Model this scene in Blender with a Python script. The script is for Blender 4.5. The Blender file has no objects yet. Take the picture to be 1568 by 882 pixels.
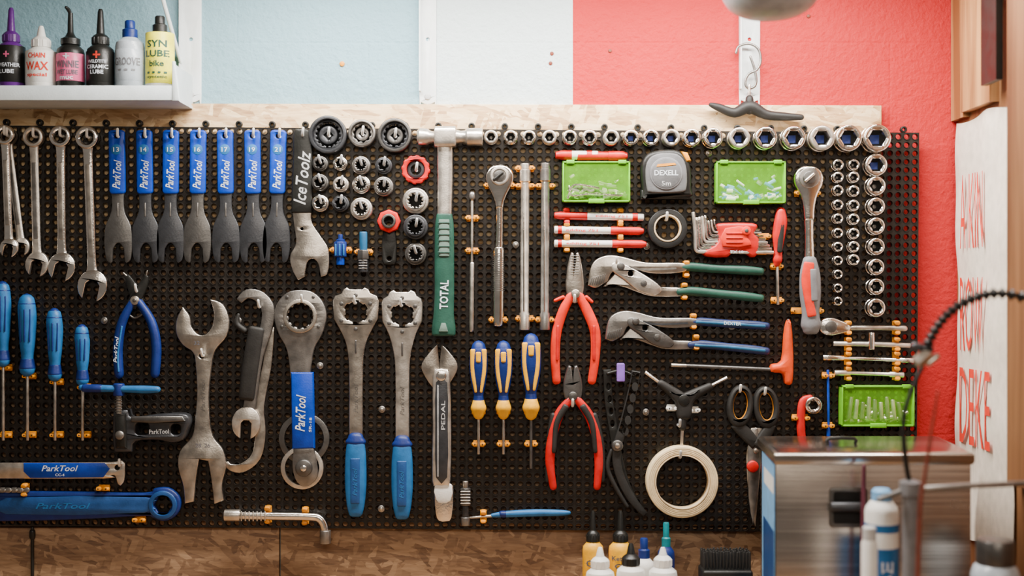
import bpy,bmesh,math,random
from mathutils import Vector, Matrix
from mathutils.geometry import tessellate_polygon
random.seed(4)
D=2178.0; S=.001; H=1.4; SF=22.0
pi=math.pi
# ---------------------------------------------------------------- materials
MC={}
def nm(name):
    m=bpy.data.materials.new(name); m.use_nodes=True
    nt=m.node_tree; p=nt.nodes['Principled BSDF']; return m,nt,p
def N(nt,t,**kw):
    n=nt.nodes.new(t)
    for k,v in kw.items():
        if k in n.inputs.keys(): n.inputs[k].default_value=v
        else: setattr(n,k,v)
    return n
def ramp(nt,stops):
    r=nt.nodes.new('ShaderNodeValToRGB'); e=r.color_ramp.elements
    while len(e)<len(stops): e.new(.5)
    for i,(p,c) in enumerate(stops):
        e[i].position=p; e[i].color=(c[0],c[1],c[2],1)
    return r
def mat(name,col,metal=0.0,rough=.45,var=.18,vs=60,bump=.05,bs=400,coat=0,trans=0,alpha=1):
    if name in MC: return name
    m,nt,p=nm(name); L=nt.links.new
    tc=N(nt,'ShaderNodeTexCoord')
    n=N(nt,'ShaderNodeTexNoise',Scale=vs,Detail=4.0); L(tc.outputs['Object'],n.inputs['Vector'])
    d=[c*(1-var) for c in col]; b=[min(1,c*(1+var)) for c in col]
    r=ramp(nt,[(.3,d),(.7,b)]); L(n.outputs['Fac'],r.inputs['Fac']); L(r.outputs['Color'],p.inputs['Base Color'])
    p.inputs['Metallic'].default_value=metal
    mr=N(nt,'ShaderNodeMapRange'); mr.inputs['To Min'].default_value=max(.03,rough*.75); mr.inputs['To Max'].default_value=min(1,rough*1.3)
    L(n.outputs['Fac'],mr.inputs['Value']); L(mr.outputs['Result'],p.inputs['Roughness'])
    if bump:
        n2=N(nt,'ShaderNodeTexNoise',Scale=bs,Detail=3.0); L(tc.outputs['Object'],n2.inputs['Vector'])
        bp=N(nt,'ShaderNodeBump',Strength=bump*4,Distance=.001); L(n2.outputs['Fac'],bp.inputs['Height']); L(bp.outputs['Normal'],p.inputs['Normal'])
    if metal<.1: p.inputs['Specular IOR Level'].default_value=.35
    if alpha<1: p.inputs['Alpha'].default_value=alpha
    MC[name]=m; return name
mat('steel',(.50,.455,.40),1,.33,var=.28); mat('chrome',(.78,.74,.69),1,.16,var=.1)
mat('satin',(.64,.59,.53),.95,.34,var=.25); mat('dsteel',(.12,.115,.11),.8,.36); mat('midsteel',(.26,.245,.23),.9,.34,var=.28)
mat('gunmetal',(.052,.054,.060),.6,.34)
mat('black',(.009,.009,.008),0,.4); mat('rubber',(.015,.014,.013),0,.55); mat('hole',(.004,.004,.004),0,.8)
mat('pblue',(.003,.042,.38),0,.34); mat('hblue',(.016,.125,.34),0,.42); mat('dblue',(.005,.020,.14),0,.42); mat('wblue',(.010,.065,.23),.2,.38)
mat('navy',(.012,.022,.085),0,.45); mat('peacock',(.014,.10,.22),0,.45)
mat('red',(.52,.006,.006),0,.36); mat('orange',(.72,.060,.002),0,.42); mat('ored',(.72,.020,.004),0,.42)
mat('amber',(.74,.27,.002),0,.42); mat('yellow',(.82,.40,.001),0,.42); mat('white',(.78,.77,.73),0,.45,var=.06)
mat('green',(.012,.062,.042),0,.5); mat('olive',(.12,.18,.15),0,.5); mat('lime',(.13,.44,.012),0,.38); mat('dgreen',(.028,.12,.010),0,.4)
mat('cream',(.74,.58,.34),0,.7); mat('tapeb',(.016,.016,.016),0,.35); mat('card',(.58,.44,.27),0,.8)
mat('purple',(.09,.012,.17),0,.35); mat('lpurple',(.22,.10,.48),0,.5); mat('pink',(.70,.12,.26),0,.4); mat('teal',(.0,.18,.21),0,.4)
mat('grayp',(.16,.16,.17),0,.45); mat('lgray',(.45,.45,.45),0,.45); mat('wtext',(.68,.73,.80),0,.6,bump=0); mat('rtext',(.70,.030,.012),0,.8,bump=0)
mat('clearp',(.40,.45,.50),0,.25); mat('brown',(.16,.028,.012),0,.5); mat('sblue',(.16,.38,.66),0,.5); mat('bpaint',(.72,.76,.77),0,.45,var=.05)
mat('ptext',(.10,.10,.12),0,.6,bump=0); mat('label_y',(.80,.74,.04),0,.4); mat('lensgray',(.32,.33,.35),0,.4); mat('banner',(.74,.66,.56),0,.8,var=.10)
mat('limeglass',(.26,.75,.03),0,.10,alpha=.14,bump=0); mat('plum',(.10,.02,.035),0,.5); mat('tmgray',(.12,.12,.125),0,.4); mat('bpaint2',(.58,.64,.66),0,.45,var=.06)
m,nt,p=nm('stainless'); L=nt.links.new
tc=N(nt,'ShaderNodeTexCoord'); mp=N(nt,'ShaderNodeMapping'); mp.inputs['Scale'].default_value=(3,3,260); L(tc.outputs['Object'],mp.inputs['Vector'])
n=N(nt,'ShaderNodeTexNoise',Scale=2.0,Detail=5.0); L(mp.outputs['Vector'],n.inputs['Vector'])
n4=N(nt,'ShaderNodeTexNoise',Scale=9.0,Detail=5.0); L(tc.outputs['Object'],n4.inputs['Vector'])
r=ramp(nt,[(.3,(.34,.30,.265)),(.7,(.64,.58,.52))]); L(n.outputs['Fac'],r.inputs['Fac']); L(r.outputs['Color'],p.inputs['Base Color'])
mr=N(nt,'ShaderNodeMapRange'); mr.inputs['To Min'].default_value=.12; mr.inputs['To Max'].default_value=.36; L(n4.outputs['Fac'],mr.inputs['Value']); L(mr.outputs['Result'],p.inputs['Roughness'])
n5=N(nt,'ShaderNodeTexNoise',Scale=7.0,Detail=1.0); L(tc.outputs['Object'],n5.inputs['Vector'])
bp0=N(nt,'ShaderNodeBump',Strength=.25,Distance=.004); L(n5.outputs['Fac'],bp0.inputs['Height'])
bp=N(nt,'ShaderNodeBump',Strength=.08,Distance=.001); L(n.outputs['Fac'],bp.inputs['Height']); L(bp0.outputs['Normal'],bp.inputs['Normal']); L(bp.outputs['Normal'],p.inputs['Normal'])
p.inputs['Metallic'].default_value=1; MC['stainless']=m
def osb(name,stops):
    m,nt,p=nm(name); L=nt.links.new
    tc=N(nt,'ShaderNodeTexCoord'); outs=[]
    dn=N(nt,'ShaderNodeTexNoise',Scale=60.0,Detail=2.0); L(tc.outputs['Object'],dn.inputs['Vector'])
    vm=N(nt,'ShaderNodeVectorMath',operation='MULTIPLY_ADD'); L(dn.outputs['Color'],vm.inputs[0]); vm.inputs[1].default_value=(.006,.006,.006); L(tc.outputs['Object'],vm.inputs[2])
    for i,(a,sx,sz) in enumerate([(12,20,95),(-42,26,120),(70,22,105),(-12,28,130)]):
        mp=N(nt,'ShaderNodeMapping'); mp.vector_type='TEXTURE' if False else 'POINT'
        mp.inputs['Rotation'].default_value=(0,math.radians(a),0)
        mp2=N(nt,'ShaderNodeMapping'); mp2.inputs['Scale'].default_value=(sx,12,sz)
        L(vm.outputs[0],mp.inputs['Vector']); L(mp.outputs['Vector'],mp2.inputs['Vector'])
        v=N(nt,'ShaderNodeTexVoronoi',Scale=1.0); L(mp2.outputs['Vector'],v.inputs['Vector'])
        sp=N(nt,'ShaderNodeSeparateColor'); L(v.outputs['Color'],sp.inputs['Color']); outs.append(sp)
    cur=outs[0].outputs['Red']
    for i in (1,2,3):
        m1=N(nt,'ShaderNodeMath',operation='GREATER_THAN'); L(outs[i].outputs['Green'],m1.inputs[0]); m1.inputs[1].default_value=.6
        x1=N(nt,'ShaderNodeMix'); x1.data_type='FLOAT'; L(m1.outputs[0],x1.inputs[0]); L(cur,x1.inputs[2]); L(outs[i].outputs['Red'],x1.inputs[3]); cur=x1.outputs[0]
    mp=N(nt,'ShaderNodeMapping'); mp.inputs['Scale'].default_value=(40,40,260); L(tc.outputs['Object'],mp.inputs['Vector'])
    nz=N(nt,'ShaderNodeTexNoise',Scale=1.0,Detail=6.0); L(mp.outputs['Vector'],nz.inputs['Vector'])
    ad=N(nt,'ShaderNodeMath',operation='MULTIPLY_ADD'); L(nz.outputs['Fac'],ad.inputs[0]); ad.inputs[1].default_value=.9
    sb=N(nt,'ShaderNodeMath',operation='MULTIPLY_ADD'); L(cur,sb.inputs[0]); sb.inputs[1].default_value=.65; sb.inputs[2].default_value=-.28; L(sb.outputs[0],ad.inputs[2])
    r=ramp(nt,stops); L(ad.outputs[0],r.inputs['Fac']); L(r.outputs['Color'],p.inputs['Base Color'])
    p.inputs['Roughness'].default_value=.6
    b=N(nt,'ShaderNodeBump',Strength=.4,Distance=.001); L(ad.outputs[0],b.inputs['Height']); L(b.outputs['Normal'],p.inputs['Normal'])
    MC[name]=m
osb('osb',[(0,(.26,.13,.05)),(.3,(.52,.32,.15)),(.65,(.72,.51,.28)),(1,(.82,.64,.40))])
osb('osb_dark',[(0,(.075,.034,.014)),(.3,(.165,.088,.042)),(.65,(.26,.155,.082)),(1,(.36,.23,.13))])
def wood(name,c0,c1,sc=(30,30,2)):
    m,nt,p=nm(name); L=nt.links.new
    tc=N(nt,'ShaderNodeTexCoord'); mp=N(nt,'ShaderNodeMapping'); mp.inputs['Scale'].default_value=sc; L(tc.outputs['Object'],mp.inputs['Vector'])
    n=N(nt,'ShaderNodeTexNoise',Scale=1.0,Detail=8.0,Distortion=.6); L(mp.outputs['Vector'],n.inputs['Vector'])
    r=ramp(nt,[(.35,c0),(.65,c1)]); L(n.outputs['Fac'],r.inputs['Fac']); L(r.outputs['Color'],p.inputs['Base Color']); p.inputs['Roughness'].default_value=.6
    b=N(nt,'ShaderNodeBump',Strength=.4,Distance=.002); L(n.outputs['Fac'],b.inputs['Height']); L(b.outputs['Normal'],p.inputs['Normal'])
    MC[name]=m
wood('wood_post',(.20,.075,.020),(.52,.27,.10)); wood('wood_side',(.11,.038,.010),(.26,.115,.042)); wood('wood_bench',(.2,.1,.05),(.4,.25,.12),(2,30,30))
def paint(name,c):
    m,nt,p=nm(name); L=nt.links.new
    tc=N(nt,'ShaderNodeTexCoord')
    n=N(nt,'ShaderNodeTexNoise',Scale=110.0,Detail=8.0,Roughness=.6); L(tc.outputs['Object'],n.inputs['Vector'])
    n3=N(nt,'ShaderNodeTexNoise',Scale=4.0,Detail=3.0); L(tc.outputs['Object'],n3.inputs['Vector'])
    r=ramp(nt,[(.3,[x*.86 for x in c]),(.7,c)]); L(n3.outputs['Fac'],r.inputs['Fac']); L(r.outputs['Color'],p.inputs['Base Color'])
    p.inputs['Roughness'].default_value=.6; p.inputs['Specular IOR Level'].default_value=.25
    mp=N(nt,'ShaderNodeMapping'); mp.inputs['Rotation'].default_value=(pi/2,0,0); mp.inputs['Location'].default_value=(.02,.105,0); L(tc.outputs['Object'],mp.inputs['Vector'])
    br=N(nt,'ShaderNodeTexBrick'); br.inputs['Scale'].default_value=1.0; br.inputs['Mortar Size'].default_value=.003; br.inputs['Brick Width'].default_value=.40; br.inputs['Row Height'].default_value=.20; br.inputs['Mortar Smooth'].default_value=1
    L(mp.outputs['Vector'],br.inputs['Vector'])
    b0=N(nt,'ShaderNodeBump',Strength=.15,Distance=.003); b0.invert=True; L(br.outputs['Fac'],b0.inputs['Height'])
    b=N(nt,'ShaderNodeBump',Strength=.75,Distance=.004); L(n.outputs['Fac'],b.inputs['Height']); L(b0.outputs['Normal'],b.inputs['Normal']); L(b.outputs['Normal'],p.inputs['Normal'])
    MC[name]=m
paint('paint_blue',(.27,.47,.56)); paint('paint_white',(.62,.72,.74)); paint('paint_red',(.50,.013,.016))

# ---------------------------------------------------------------- geometry helper
def cr(pts,closed=True,sub=4):
    n=len(pts); dim=len(pts[0]); out=[]
    rng=n if closed else n-1
    for i in range(rng):
        p1=pts[i]; p2=pts[(i+1)%n]
        p0=pts[i-1] if (closed or i>0) else p1
        p3=pts[(i+2)%n] if (closed or i+2<n) else p2
        for s in range(sub):
            t=s/sub; q=[]
            for a in range(dim):
                m1=(p2[a]-p0[a])/2; m2=(p3[a]-p1[a])/2
                q.append((2*t**3-3*t*t+1)*p1[a]+(t**3-2*t*t+t)*m1+(-2*t**3+3*t*t)*p2[a]+(t**3-t*t)*m2)
            out.append(tuple(q))
    if not closed: out.append(tuple(pts[-1]))
    return out
def crc(pts,sub=4):
    P=[(p[0],p[1]) for p in pts]; C=[len(p)>2 for p in pts]; n=len(P); out=[]
    for i in range(n):
        p1=P[i];p2=P[(i+1)%n];p0=P[i-1];p3=P[(i+2)%n]
        if C[i] and C[(i+1)%n]: out.append(p1); continue
        for s in range(sub):
            t=s/sub; q=[]
            for a in (0,1):
                m1=(p2[a]-p0[a])/2 if not C[i] else (p2[a]-p1[a])*.8
                m2=(p3[a]-p1[a])/2 if not C[(i+1)%n] else (p2[a]-p1[a])*.8
                q.append((2*t**3-3*t*t+1)*p1[a]+(t**3-2*t*t+t)*m1+(-2*t**3+3*t*t)*p2[a]+(t**3-t*t)*m2)
            out.append(tuple(q))
    return out
def sym(h):
    o=list(h)
    for p in reversed(h):
        if abs(p[0])>1e-6: o.append((-p[0],)+tuple(p[1:]))
    return o
def circ(cx,cy,r,n=28,r2=None):
    r2=r2 or r
    return [(cx+r*math.cos(2*pi*i/n),cy+r2*math.sin(2*pi*i/n)) for i in range(n)]
def star(cx,cy,r,n,amp,ph=0):
    o=[]
    for i in range(n):
        for f,rr in ((0,r),(.2,r),(.45,r),(.52,r-amp),(.75,r-amp),(.95,r-amp)):
            a=2*pi*(i+f)/n+ph; o.append((cx+rr*math.cos(a),cy+rr*math.sin(a)))
    return o
def rrect(x0,y0,x1,y1,r=3,n=4):
    o=[]
    for cx,cy,a0 in ((x1-r,y1-r,0),(x0+r,y1-r,90),(x0+r,y0+r,180),(x1-r,y0+r,270)):
        for i in range(n+1):
            a=math.radians(a0+90*i/n); o.append((cx+r*math.cos(a),cy+r*math.sin(a)))
    return o
def jawpts(R,s,dep,n=26,sq=1.0):
    a0=math.asin(s/2/R); o=[]
    for i in range(n+1):
        a=a0+(2*pi-2*a0)*i/n; o.append((R*math.sin(a),R*sq*math.cos(a)))
    o+=[(-s/2,dep),(-s*.25,dep-s*.28),(s*.25,dep-s*.28),(s/2,dep)]
    return o
class B:
    def __init__(s,name,base=SF,ref=None,k=None):
        s.name=name; s.base=base; s.k=k if k else (D-(ref if ref is not None else base+6))/D
        s.v=[];s.f=[];s.fm=[];s.ms=[];s.xf=(0,0,0,1)
    def aim(s,x0,y0,x1,y1):
        a=math.atan2(-(x1-x0),(y1-y0)); s.xf=(x0,y0,a,1); return math.hypot(x1-x0,y1-y0)
    def at(s,x,y,a=0,sc=1): s.xf=(x,y,math.radians(a),sc)
    def yz(s,z): return 441-z/s.k
    def add(s,vs,fs,mt):
        if mt not in s.ms: s.ms.append(mt)
        mi=s.ms.index(mt); o=len(s.v); ox,oy,a,sc=s.xf; c=math.cos(a)*sc; sn=math.sin(a)*sc
        for x,y,d in vs: s.v.append((ox+x*c-y*sn,oy+x*sn+y*c,d))
        for f in fs: s.f.append([i+o for i in f]); s.fm.append(mi)
    def plate(s,outer,d0,d1,mt,holes=(),bev=1.0,sm=0):
        loops=[]
        for j,l in enumerate([outer]+list(holes)):
            if sm and (j==0): l=crc(l,sm)
            l=[(p[0],p[1]) for p in l]
            q=[]
            for p in l:
                if not q or math.hypot(p[0]-q[-1][0],p[1]-q[-1][1])>.05: q.append(p)
            if math.hypot(q[0][0]-q[-1][0],q[0][1]-q[-1][1])<.05: q.pop()
            A=sum(q[i-1][0]*q[i][1]-q[i][0]*q[i-1][1] for i in range(len(q)))
            if (A<0)==(j==0): q.reverse()
            loops.append(q)
        def inset(q,b):
            o=[]; n=len(q)
            for i in range(n):
                p0,p,p1=q[i-1],q[i],q[(i+1)%n]
                e0=Vector((p[0]-p0[0],p[1]-p0[1])).normalized(); e1=Vector((p1[0]-p[0],p1[1]-p[1])).normalized()
                n0=Vector((-e0.y,e0.x)); n1=Vector((-e1.y,e1.x)); nn=n0+n1
                if nn.length<.1: nn=n0
                nn.normalize(); sc=1/max(.5,nn.dot(n0)); o.append((p[0]+nn.x*b*sc,p[1]+nn.y*b*sc))
            return o
        if bev>0: st=[(0,d0),(0,d1-bev),(bev*.35,d1-bev*.35),(bev,d1)]
        else: st=[(0,d0),(0,d1)]
        vs=[];fs=[];rings=[]
        for (ins,d) in st:
            R=[]
            for q in loops:
                iq=inset(q,ins) if ins else q
                R.append(len(vs)); vs+=[(x,y,d) for x,y in iq]
            rings.append(R)
        for a in range(len(st)-1):
            for j,q in enumerate(loops):
                n=len(q); A0=rings[a][j]; B0=rings[a+1][j]
                for i in range(n): fs.append([A0+i,A0+(i+1)%n,B0+(i+1)%n,B0+i])
        tr=tessellate_polygon([[Vector((x,y,0)) for x,y in q] for q in loops])
        s.add(vs,fs+[list(t) for t in tr]+[[i+rings[-1][0] for i in t] for t in tr],mt)
    def box(s,x0,y0,x1,y1,d0,d1,mt,bev=.8,r=0):
        s.plate(rrect(x0,y0,x1,y1,r) if r else [(x0,y0),(x1,y0),(x1,y1),(x0,y1)],d0,d1,mt,bev=bev)
    def rev(s,cx,cy,prof,mt,seg=32,loop=False,ph=0):
        vs=[];fs=[]
        for p in prof:
            sd=p[2] if len(p)>2 else 0
            for i in range(seg):
                a=2*pi*i/seg+ph; r=p[0]
                if sd==12: r=p[0]*(1 if (i%2) else .93)
                elif sd:
                    w=2*pi/sd; r=p[0]*math.cos(w/2)/math.cos(((2*pi*i/seg)%w)-w/2)
                vs.append((cx+r*math.cos(a),cy+r*math.sin(a),p[1]))
        m=len(prof)
        for j in range(m if loop else m-1):
            for i in range(seg):
                k=(j+1)%m; fs.append([j*seg+i,j*seg+(i+1)%seg,k*seg+(i+1)%seg,k*seg+i])
        if not loop:
            for j in (0,m-1):
                if prof[j][0]>.3: fs.append([j*seg+i for i in range(seg)])
        s.add(vs,fs,mt)
    def ring(s,cx,cy,ro,ri,d0,d1,mt,b=1.2,sides=0,seg=36):
        s.rev(cx,cy,[(ro,d0),(ro,d1-b),(ro-b*.4,d1-b*.3),(ro-b,d1),(ri+b*.7,d1),(ri,d1-b,sides),(ri,d0,sides)],mt,seg,loop=True)
    def disc(s,cx,cy,r,d0,d1,mt,b=1,seg=28): s.rev(cx,cy,[(r,d0),(r,d1-b),(r-b*.4,d1-b*.3),(r-b,d1)],mt,seg)
    def limb(s,st,mt,n=16,ex=2.0,sm=4,cap=None,d=6,closed=False):
        Q=[]
        for p in st:
            w=p[2]; t=p[3] if len(p)>3 and p[3] is not None else w; dd=p[4] if len(p)>4 else d
            Q.append((p[0],p[1],w,t,dd))
        if sm>1 and len(Q)>1: Q=cr(Q,closed,sm)
        P=[Vector((q[0],q[1],q[4])) for q in Q]; m=len(Q)
        T=[]
        for i in range(m):
            a=P[(i-1)%m] if (closed or i>0) else P[0]; b=P[(i+1)%m] if (closed or i<m-1) else P[-1]
            t=(b-a); T.append(t.normalized() if t.length>1e-6 else Vector((0,1,0)))
        rows=[(P[i],T[i],Q[i][2],Q[i][3]) for i in range(m)]
        if not closed:
            pre=[];post=[]
            for (end,lst) in ((0,pre),(m-1,post)):
                w,t=Q[end][2],Q[end][3]; c=cap if cap is not None else min(w,t)/2
                if c>0:
                    sg=-1 if end==0 else 1
                    red=min(c,min(w,t)/2)
                    for a in (30,60,85):
                        ar=math.radians(a); lst.append((P[end]+T[end]*sg*c*math.sin(ar),T[end],w-2*red*(1-math.cos(ar)),t-2*red*(1-math.cos(ar))))
            rows=list(reversed(pre))+rows+post
        vs=[];fs=[]
        for (c,t,w,th) in rows:
            sd=t.cross(Vector((0,0,1)))
            sd=sd.normalized() if sd.length>.05 else Vector((1,0,0))
            up=sd.cross(t).normalized()
            for i in range(n):
                a=2*pi*(i+.5)/n; ca,sa=math.cos(a),math.sin(a)
                u=math.copysign(abs(ca)**(2/ex),ca); v=math.copysign(abs(sa)**(2/ex),sa)
                q=c+sd*(w/2*u)+up*(th/2*v); vs.append((q.x,q.y,q.z))
        R=len(rows)
        for j in range(R if closed else R-1):
            k=(j+1)%R
            for i in range(n): fs.append([j*n+i,j*n+(i+1)%n,k*n+(i+1)%n,k*n+i])
        if not closed: fs.append(list(range(n))); fs.append([(R-1)*n+i for i in range(n)])
        s.add(vs,fs,mt)
    def strap(s,st,d0,d1,mt,holes=(),bev=1,sm=4):
        Q=cr([tuple(p[:3]) for p in st],False,sm); Lf=[];Rt=[]
        for i,q in enumerate(Q):
            a=Q[max(0,i-1)];b=Q[min(len(Q)-1,i+1)]; t=Vector((b[0]-a[0],b[1]-a[1])).normalized(); nn=Vector((-t.y,t.x))
            Lf.append((q[0]+nn.x*q[2]/2,q[1]+nn.y*q[2]/2)); Rt.append((q[0]-nn.x*q[2]/2,q[1]-nn.y*q[2]/2))
        s.plate(Lf+Rt[::-1],d0,d1,mt,holes=holes,bev=bev)
    def text(s,t,cx,cy,w,h,rot=0,d=6,mt='wtext',shear=0,cyl=None,bold=.01,side=None):
        cu=bpy.data.curves.new('t','FONT'); cu.body=t; cu.resolution_u=2; cu.shear=shear; cu.offset=bold
        ob=bpy.data.objects.new('t',cu); bpy.context.scene.collection.objects.link(ob); bpy.context.view_layer.update()
        me=bpy.data.meshes.new_from_object(ob.evaluated_get(bpy.context.evaluated_depsgraph_get()))
        V=[v.co.copy() for v in me.vertices]; F=[list(p.vertices) for p in me.polygons]
        bpy.data.objects.remove(ob); bpy.data.curves.remove(cu); bpy.data.meshes.remove(me)
        if not V: return
        x0=min(v.x for v in V);x1=max(v.x for v in V);y0=min(v.y for v in V);y1=max(v.y for v in V)
        if side:
            d0,d1,ya,yb,X=side
            s.add([(X,yb-(v.y-y0)/(y1-y0)*(yb-ya),d0+(v.x-x0)/(x1-x0)*(d1-d0)) for v in V],F,mt); return
        a=math.radians(rot); o=[]
        for v in V:
            x=((v.x-x0)/(x1-x0)-.5)*w; y=((v.y-y0)/(y1-y0)-.5)*h
            X=cx+x*math.cos(a)-y*math.sin(a); Y=cy-(x*math.sin(a)+y*math.cos(a))
            dd=d
            if cyl: dd=cyl[2]+math.sqrt(max(0,cyl[1]**2-(X-cyl[0])**2))+.5
            o.append((X,Y,dd))
        s.add(o,F,mt)
    def fin(s):
        if not s.v: return
        W=[Vector(((x-784)*s.k*S,-(d+s.base)*S,(441-y)*s.k*S+H)) for x,y,d in s.v]
        mn=Vector([min(w[i] for w in W) for i in range(3)]); mx=Vector([max(w[i] for w in W) for i in range(3)])
        c=(mn+mx)/2
        me=bpy.data.meshes.new(s.name); me.from_pydata([w-c for w in W],[],s.f)
        for x in s.ms: me.materials.append(MC[x])
        me.polygons.foreach_set('material_index',s.fm)
        bm=bmesh.new(); bm.from_mesh(me); bmesh.ops.recalc_face_normals(bm,faces=bm.faces); bm.to_mesh(me); bm.free()
        me.polygons.foreach_set('use_smooth',[True]*len(me.polygons)); me.set_sharp_from_angle(angle=math.radians(38)); me.update()
        ob=bpy.data.objects.new(s.name,me); ob.location=c; bpy.context.scene.collection.objects.link(ob); return ob
def vprism(b,fp,ys,mt):
    cx=sum(p[0] for p in fp)/len(fp); cd=sum(p[1] for p in fp)/len(fp); n=len(fp); vs=[];fs=[]
    for y,ins in ys:
        for x,d in fp: vs.append((x+(ins if x<cx else -ins),y,d+(ins if d<cd else -ins)))
    for j in range(len(ys)-1):
        for i in range(n): fs.append([j*n+i,j*n+(i+1)%n,(j+1)*n+(i+1)%n,(j+1)*n+i])
    fs.append(list(range(n))); fs.append([(len(ys)-1)*n+i for i in range(n)])
    b.add(vs,fs,mt)

# ---------------------------------------------------------------- room
def mmB(name,base=0): return B(name,base,k=1)
b=mmB('wall_back'); X0=-1500
def wallseg(x0,x1,mt): b.box(x0,-700,x1,1841,-120,0,mt,bev=0)
wallseg(X0,655,'paint_blue'); wallseg(655,877,'paint_white'); wallseg(877,1466,'paint_red'); b.fin()
b=mmB('wall_right')
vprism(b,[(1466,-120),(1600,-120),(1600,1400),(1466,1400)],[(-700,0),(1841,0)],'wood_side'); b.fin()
b=mmB('floor'); vprism(b,[(X0,-120),(1600,-120),(1600,2600),(X0,2600)],[(1841,0),(1900,0)],'grayp'); b.fin()
b=mmB('ceiling'); vprism(b,[(X0,-120),(1600,-120),(1600,2600),(X0,2600)],[(-760,0),(-700,0)],'white'); b.fin()
b=mmB('wooden_wall_frame')
vprism(b,[(1456,1),(1465.8,1),(1465.8,60),(1456,60)],[(-700,0),(186,0)],'wood_post')
vprism(b,[(1452,61),(1465.8,61),(1465.8,188),(1452,188)],[(-700,0),(180,0)],'wood_post')
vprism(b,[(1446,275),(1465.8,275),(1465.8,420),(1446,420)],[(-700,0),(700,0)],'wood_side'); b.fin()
b=mmB('osb_backing_board')
b.plate([(-1300,158),(290,160),(1347,163),(1347,205),(1347,380),(-1300,380)],0.2,12,'osb',bev=1)
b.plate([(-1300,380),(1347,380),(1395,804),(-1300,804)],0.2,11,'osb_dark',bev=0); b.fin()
b=mmB('lower_osb_panel')
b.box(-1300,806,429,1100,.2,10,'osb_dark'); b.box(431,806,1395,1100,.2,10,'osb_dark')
b.limb([(54,806,5),(54,882,5)],'black',d=13); b.limb([(54,812,9),(54,820,9)],'black',d=13)
b.fin()
b=mmB('workbench')
vprism(b,[(-900,14),(1458,14),(1458,760),(-900,760)],[(931,0),(971,0)],'wood_bench')
for x in (-860,300,1390):
    for d in (40,700): vprism(b,[(x,d),(x+50,d),(x+50,d+50),(x,d+50)],[(971,0),(1841,0)],'wood_bench')
b.fin()
BZ=-490.0
# ---------------------------------------------------------------- pegboard
P=12.65
mat('pegblack',(.012,.0095,.0078),0,.34,var=.3)
def pegboard():
    c=P/2; n=12; vs=[];fs=[]
    prof=[(None,0),(5.4,0),(5.1,-1.6),(4.5,-1.6),(4.1,-.4),(3.9,6)]
    for r,y in prof:
        for i in range(n):
            a=2*pi*i/n
            if r is None:
                m=max(abs(math.cos(a)),abs(math.sin(a))); x=c*math.cos(a)/m; z=c*math.sin(a)/m
            else: x=r*math.cos(a); z=r*math.sin(a)
            vs.append((x*S,y*S,z*S))
    for j in range(len(prof)-1):
        for i in range(n): fs.append([j*n+i,j*n+(i+1)%n,(j+1)*n+(i+1)%n,(j+1)*n+i])
    o=len(vs)
    for i,(sx,sz) in enumerate(((1,1),(-1,1),(-1,-1),(1,-1))):
        vs.append((sx*c*S,0,sz*c*S)); k=i*3; fs.append([k+1,k+2,o+i])
    me=bpy.data.meshes.new('pegboard'); me.from_pydata(vs,[],fs); me.materials.append(MC['pegblack'])
    me.polygons.foreach_set('use_smooth',[True]*len(me.polygons)); me.set_sharp_from_angle(angle=math.radians(50))
    ob=bpy.data.objects.new('pegboard',me); bpy.context.scene.collection.objects.link(ob)
    for cnt,off in ((127,(-P*S,0,0)),(48,(0,0,-P*S))):
        a=ob.modifiers.new('array','ARRAY'); a.count=cnt; a.use_relative_offset=False; a.use_constant_offset=True; a.constant_offset_displace=off
    k=(D-SF)/D
    ob.location=((1408-784-c)*k*S,-20.4*S,(441-203-c)*k*S+H); ob.rotation_euler=(0,math.radians(.45),0)
pegboard()
b=B('pegboard_mount_tabs',12,ref=22)
def brow(x): return 190.5+ (x/1408.)*11.5
for i in range(31):
    x=1385-i*51.; y=brow(x)-4
    b.ring(x,y,5.2,2.3,0.5,7.5,'black',b=.8,seg=16); b.box(x-3,y+3,x+3,y+8,0.5,2,'black')
b.fin()
b=B('mounting_screws',12,ref=22)
for x,y in ((160,491),(585,627),(990,377),(989,631),(790,375),(490,560),(584,779),(365,491),(1120,500),(1085,235)):
    b.disc(x,y,5.5,10.2,12.2,'midsteel',b=1.2); b.disc(x,y,2.4,12,13.4,'steel',b=.6)
b.fin()
CL=[];PG=[]
def clip(x,y,w=9,horiz=False,col='amber'): CL.append((x,y,w,horiz,col))
def peg(x,y,dx=1,l=24,mt='white'): PG.append((x,y,dx,l,mt))

# ---------------------------------------------------------------- tools, left part
def combo(x0,y0,x1,y1,ro,jr,mt='chrome',tilt=14,off=0):
    b=B('combination_wrench',SF+off); L=b.aim(x0,y0,x1,y1)
    b.ring(0,0,ro,ro*.60,3,13,mt,b=2.2,sides=12,seg=48)
    b.limb([(0,ro-2,ro*1.0,7),(0,ro+14,ro*.82,6),(0,L*.5,ro*.8,5.5),(0,L-jr-6,ro*.85,6),(0,L-jr+5,jr*1.3,7)],mt,ex=3.2,d=6.5,cap=0)
    b.limb([(0,ro+24,ro*.42,2),(0,L-jr-22,ro*.42,2)],'midsteel' if mt!='chrome' else 'steel',ex=4,d=9,cap=1)
    X=b.xf
    ca,sa=math.cos(X[2]),math.sin(X[2])
    b.xf=(X[0]-L*sa,X[1]+L*ca,X[2]+math.radians(tilt),1)
    b.plate(jawpts(jr,jr*.92,-jr*.1,sq=1.1),2,10,mt,bev=1.8)
    b.fin(); peg(x0,y0-ro*.1,1,26)
combo(12,209,33,378,14,13,'satin'); combo(8,207,14,380,15,14,'chrome',off=14)
combo(-26,209,-22,392,15,15)
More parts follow.
